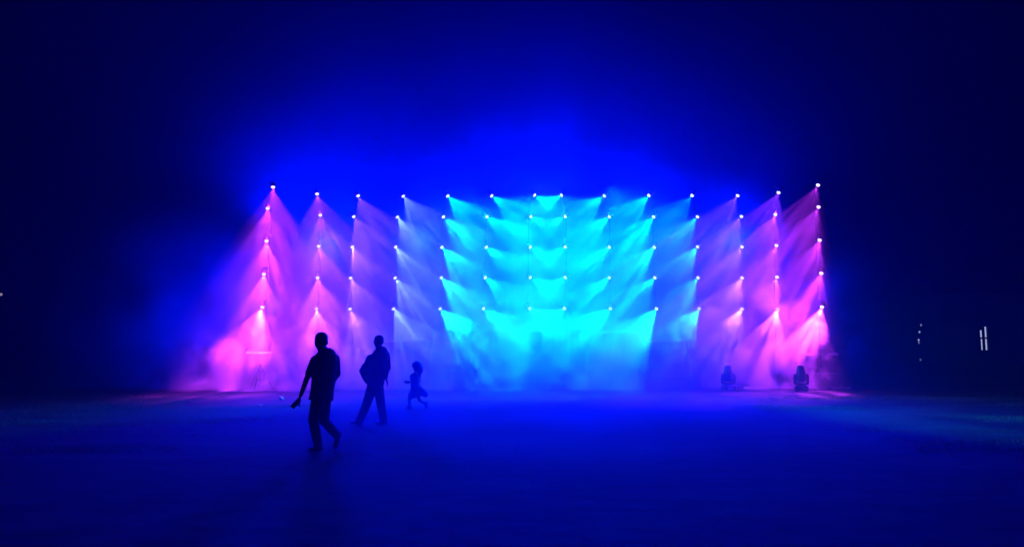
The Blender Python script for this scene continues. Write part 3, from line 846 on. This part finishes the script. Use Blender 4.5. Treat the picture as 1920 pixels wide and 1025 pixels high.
# ------------------------------------------------------------------ dark surroundings
def far_house():
    Y = 58.0
    x0, x1, zt = 33.6, 50.0, 5.6
    t = empty('house', ((x0 + x1) / 2, Y, 0), 'dark house on the far right with one narrow lit window', 'house')
    cx = (x0 + x1) / 2
    wl = at(1838.5, 635, Y).x - cx; wr = at(1853, 635, Y).x - cx
    wb = at(1846, 657, Y).z; wt = at(1846, 611, Y).z
    hw = (x1 - x0) / 2
    bm = bmesh.new()                                       # front wall built round the opening, then the other walls
    box(bm, -hw, wl, 0, 0.3, 0, zt); box(bm, wr, hw, 0, 0.3, 0, zt); box(bm, wl, wr, 0, 0.3, 0, wb); box(bm, wl, wr, 0, 0.3, wt, zt)
    box(bm, -hw, -hw + 0.3, 0.3, 9, 0, zt); box(bm, hw - 0.3, hw, 0.3, 9, 0, zt); box(bm, -hw + 0.3, hw - 0.3, 8.7, 9, 0, zt)
    mesh_obj('wall', bm, M_WALL, t)
    bm = bmesh.new()
    a = [bm.verts.new(v) for v in ((-hw - .4, -.5, zt + .005), (hw + .4, -.5, zt + .005), (hw + .4, 9.5, zt + .005), (-hw - .4, 9.5, zt + .005), (-hw - .4, 4.5, zt + 2.2), (hw + .4, 4.5, zt + 2.2))]
    for f in ((0, 1, 5, 4), (2, 3, 4, 5), (0, 4, 3), (1, 2, 5), (3, 2, 1, 0)): bm.faces.new([a[i] for i in f])
    mesh_obj('roof', bm, M_ROOF, t)
    bm = bmesh.new(); fw = 0.05; mz = at(1846, 633.5, Y).z
    box(bm, wl + .003, wl + fw, .08, .2, wb, wt); box(bm, wr - fw, wr - .003, .08, .2, wb, wt)
    box(bm, wl + fw, wr - fw, .08, .2, wt - fw, wt - .003); box(bm, wl + fw, wr - fw, .08, .2, wb + .003, wb + fw)
    mx = (wl + wr) / 2
    box(bm, mx - .11, mx + .11, .08, .2, wb + fw, wt - fw)
    box(bm, wl + fw, mx - .11, .08, .2, mz - .06, mz + .06); box(bm, mx + .11, wr - fw, .08, .2, mz - .06, mz + .06)
    f = mesh_obj('window', bm, mat('window_frame_paint', (0.06, 0.06, 0.06), 0.5), t)
    bm = bmesh.new(); box(bm, wl + .01, wr - .01, .13, .15, wb + .01, wt - .01)
    mesh_obj('pane', bm, emit_mat('lit_window', (0.55, 0.60, 1.0), 0.7), f)
    bm = bmesh.new(); box(bm, wl + fw + .002, mx - .112, .09, .12, wt - .32, wt - fw - .002)
    mesh_obj('blind', bm, M_DRAPE, f)
    bm = bmesh.new(); box(bm, wl - .1, wr + .1, -.08, -.003, wb - .1, wb - .02)
    mesh_obj('sill', bm, M_WALL, f)
    bm = bmesh.new(); box(bm, -6.2, -5.2, -.03, -.003, 0.02, 2.1)
    d = mesh_obj('door', bm, M_JEAN, t)
    bm = bmesh.new(); ball(bm, (-5.3, -.06, 1.0), .035); mesh_obj('handle', bm, M_STRIP, d, True)
far_house()

def bulb_string():
    Y = 52.0
    pts = [(1727, 609), (1724, 622), (1722.5, 637), (1723, 642), (1726, 674)]
    W = [at(px, py, Y) for px, py in pts]
    base = Vector((W[0].x + 0.35, Y + 0.1, 0))
    t = empty('festoon_pole', base, 'thin dark pole with a short string of faint white bulbs left of the lit window', 'light string')
    bm = bmesh.new(); tube(bm, [(0, 0, 0), (0, 0, 3.6)], 0.05, 10); tube(bm, [(0, 0, 3.55), W[0] + Vector((0, 0, .45)) - base], 0.025, 8)
    mesh_obj('pole', bm, M_BLACK, t, True)
    bm = bmesh.new(); tube(bm, [W[0] + Vector((0, 0, .45)) - base] + [p + Vector((0, 0.04, 0.06)) - base for p in W], 0.012, 6)
    mesh_obj('wire', bm, M_CABLE, t, True)
    e = [0.5, 0.9, 1.0, 0.35, 0.25]
    for p, k in zip(W, e):
        bm = bmesh.new(); ball(bm, p - base, 0.055, 0.055, 0.085, u=12, v=8)
        mesh_obj('bulb', bm, emit_mat('faint_bulb', (0.62, 0.6, 1.0), 0.5 * k), t, True)
bulb_string()

def street_lamp():
    Y = 56.0; p = at(0.5, 554, Y); base = Vector((p.x - 0.9, Y, 0))
    t = empty('street_lamp', base, 'distant lit street lamp at the left edge of the field', 'street lamp')
    bm = bmesh.new(); tube(bm, [(0, 0, 0), (0, 0, 1.2), (0, 0, p.z + 0.25), (0.35, 0, p.z + 0.4), (0.7, 0, p.z + 0.33)], [.08, .06, .045, .035, .03], 10)
    mesh_obj('pole', bm, M_BLACK, t, True)
    bm = bmesh.new(); ball(bm, (0.9, 0, p.z + .27), .32, .15, .10); mesh_obj('lamp_head', bm, M_BLACK, t, True)
    bm = bmesh.new(); ball(bm, (0.9, 0, p.z + .10), .15, .12, .11); mesh_obj('lamp_glass', bm, emit_mat('street_lamp_glass', (1.0, 0.75, 0.85), 0.3), t, True)
street_lamp()



# ------------------------------------------------------------------ render settings
sc.render.engine = 'CYCLES'
sc.cycles.volume_bounces = 0
sc.cycles.max_bounces = 4
sc.cycles.diffuse_bounces = 2
sc.cycles.volume_step_rate = 1.0
sc.cycles.volume_max_steps = 128
sc.cycles.use_light_tree = True
sc.cycles.sample_clamp_direct = 0
sc.cycles.sample_clamp_indirect = 4
sc.view_settings.view_transform = 'Standard'
sc.view_settings.look = 'None'
sc.view_settings.exposure = 0
sc.view_settings.gamma = 1
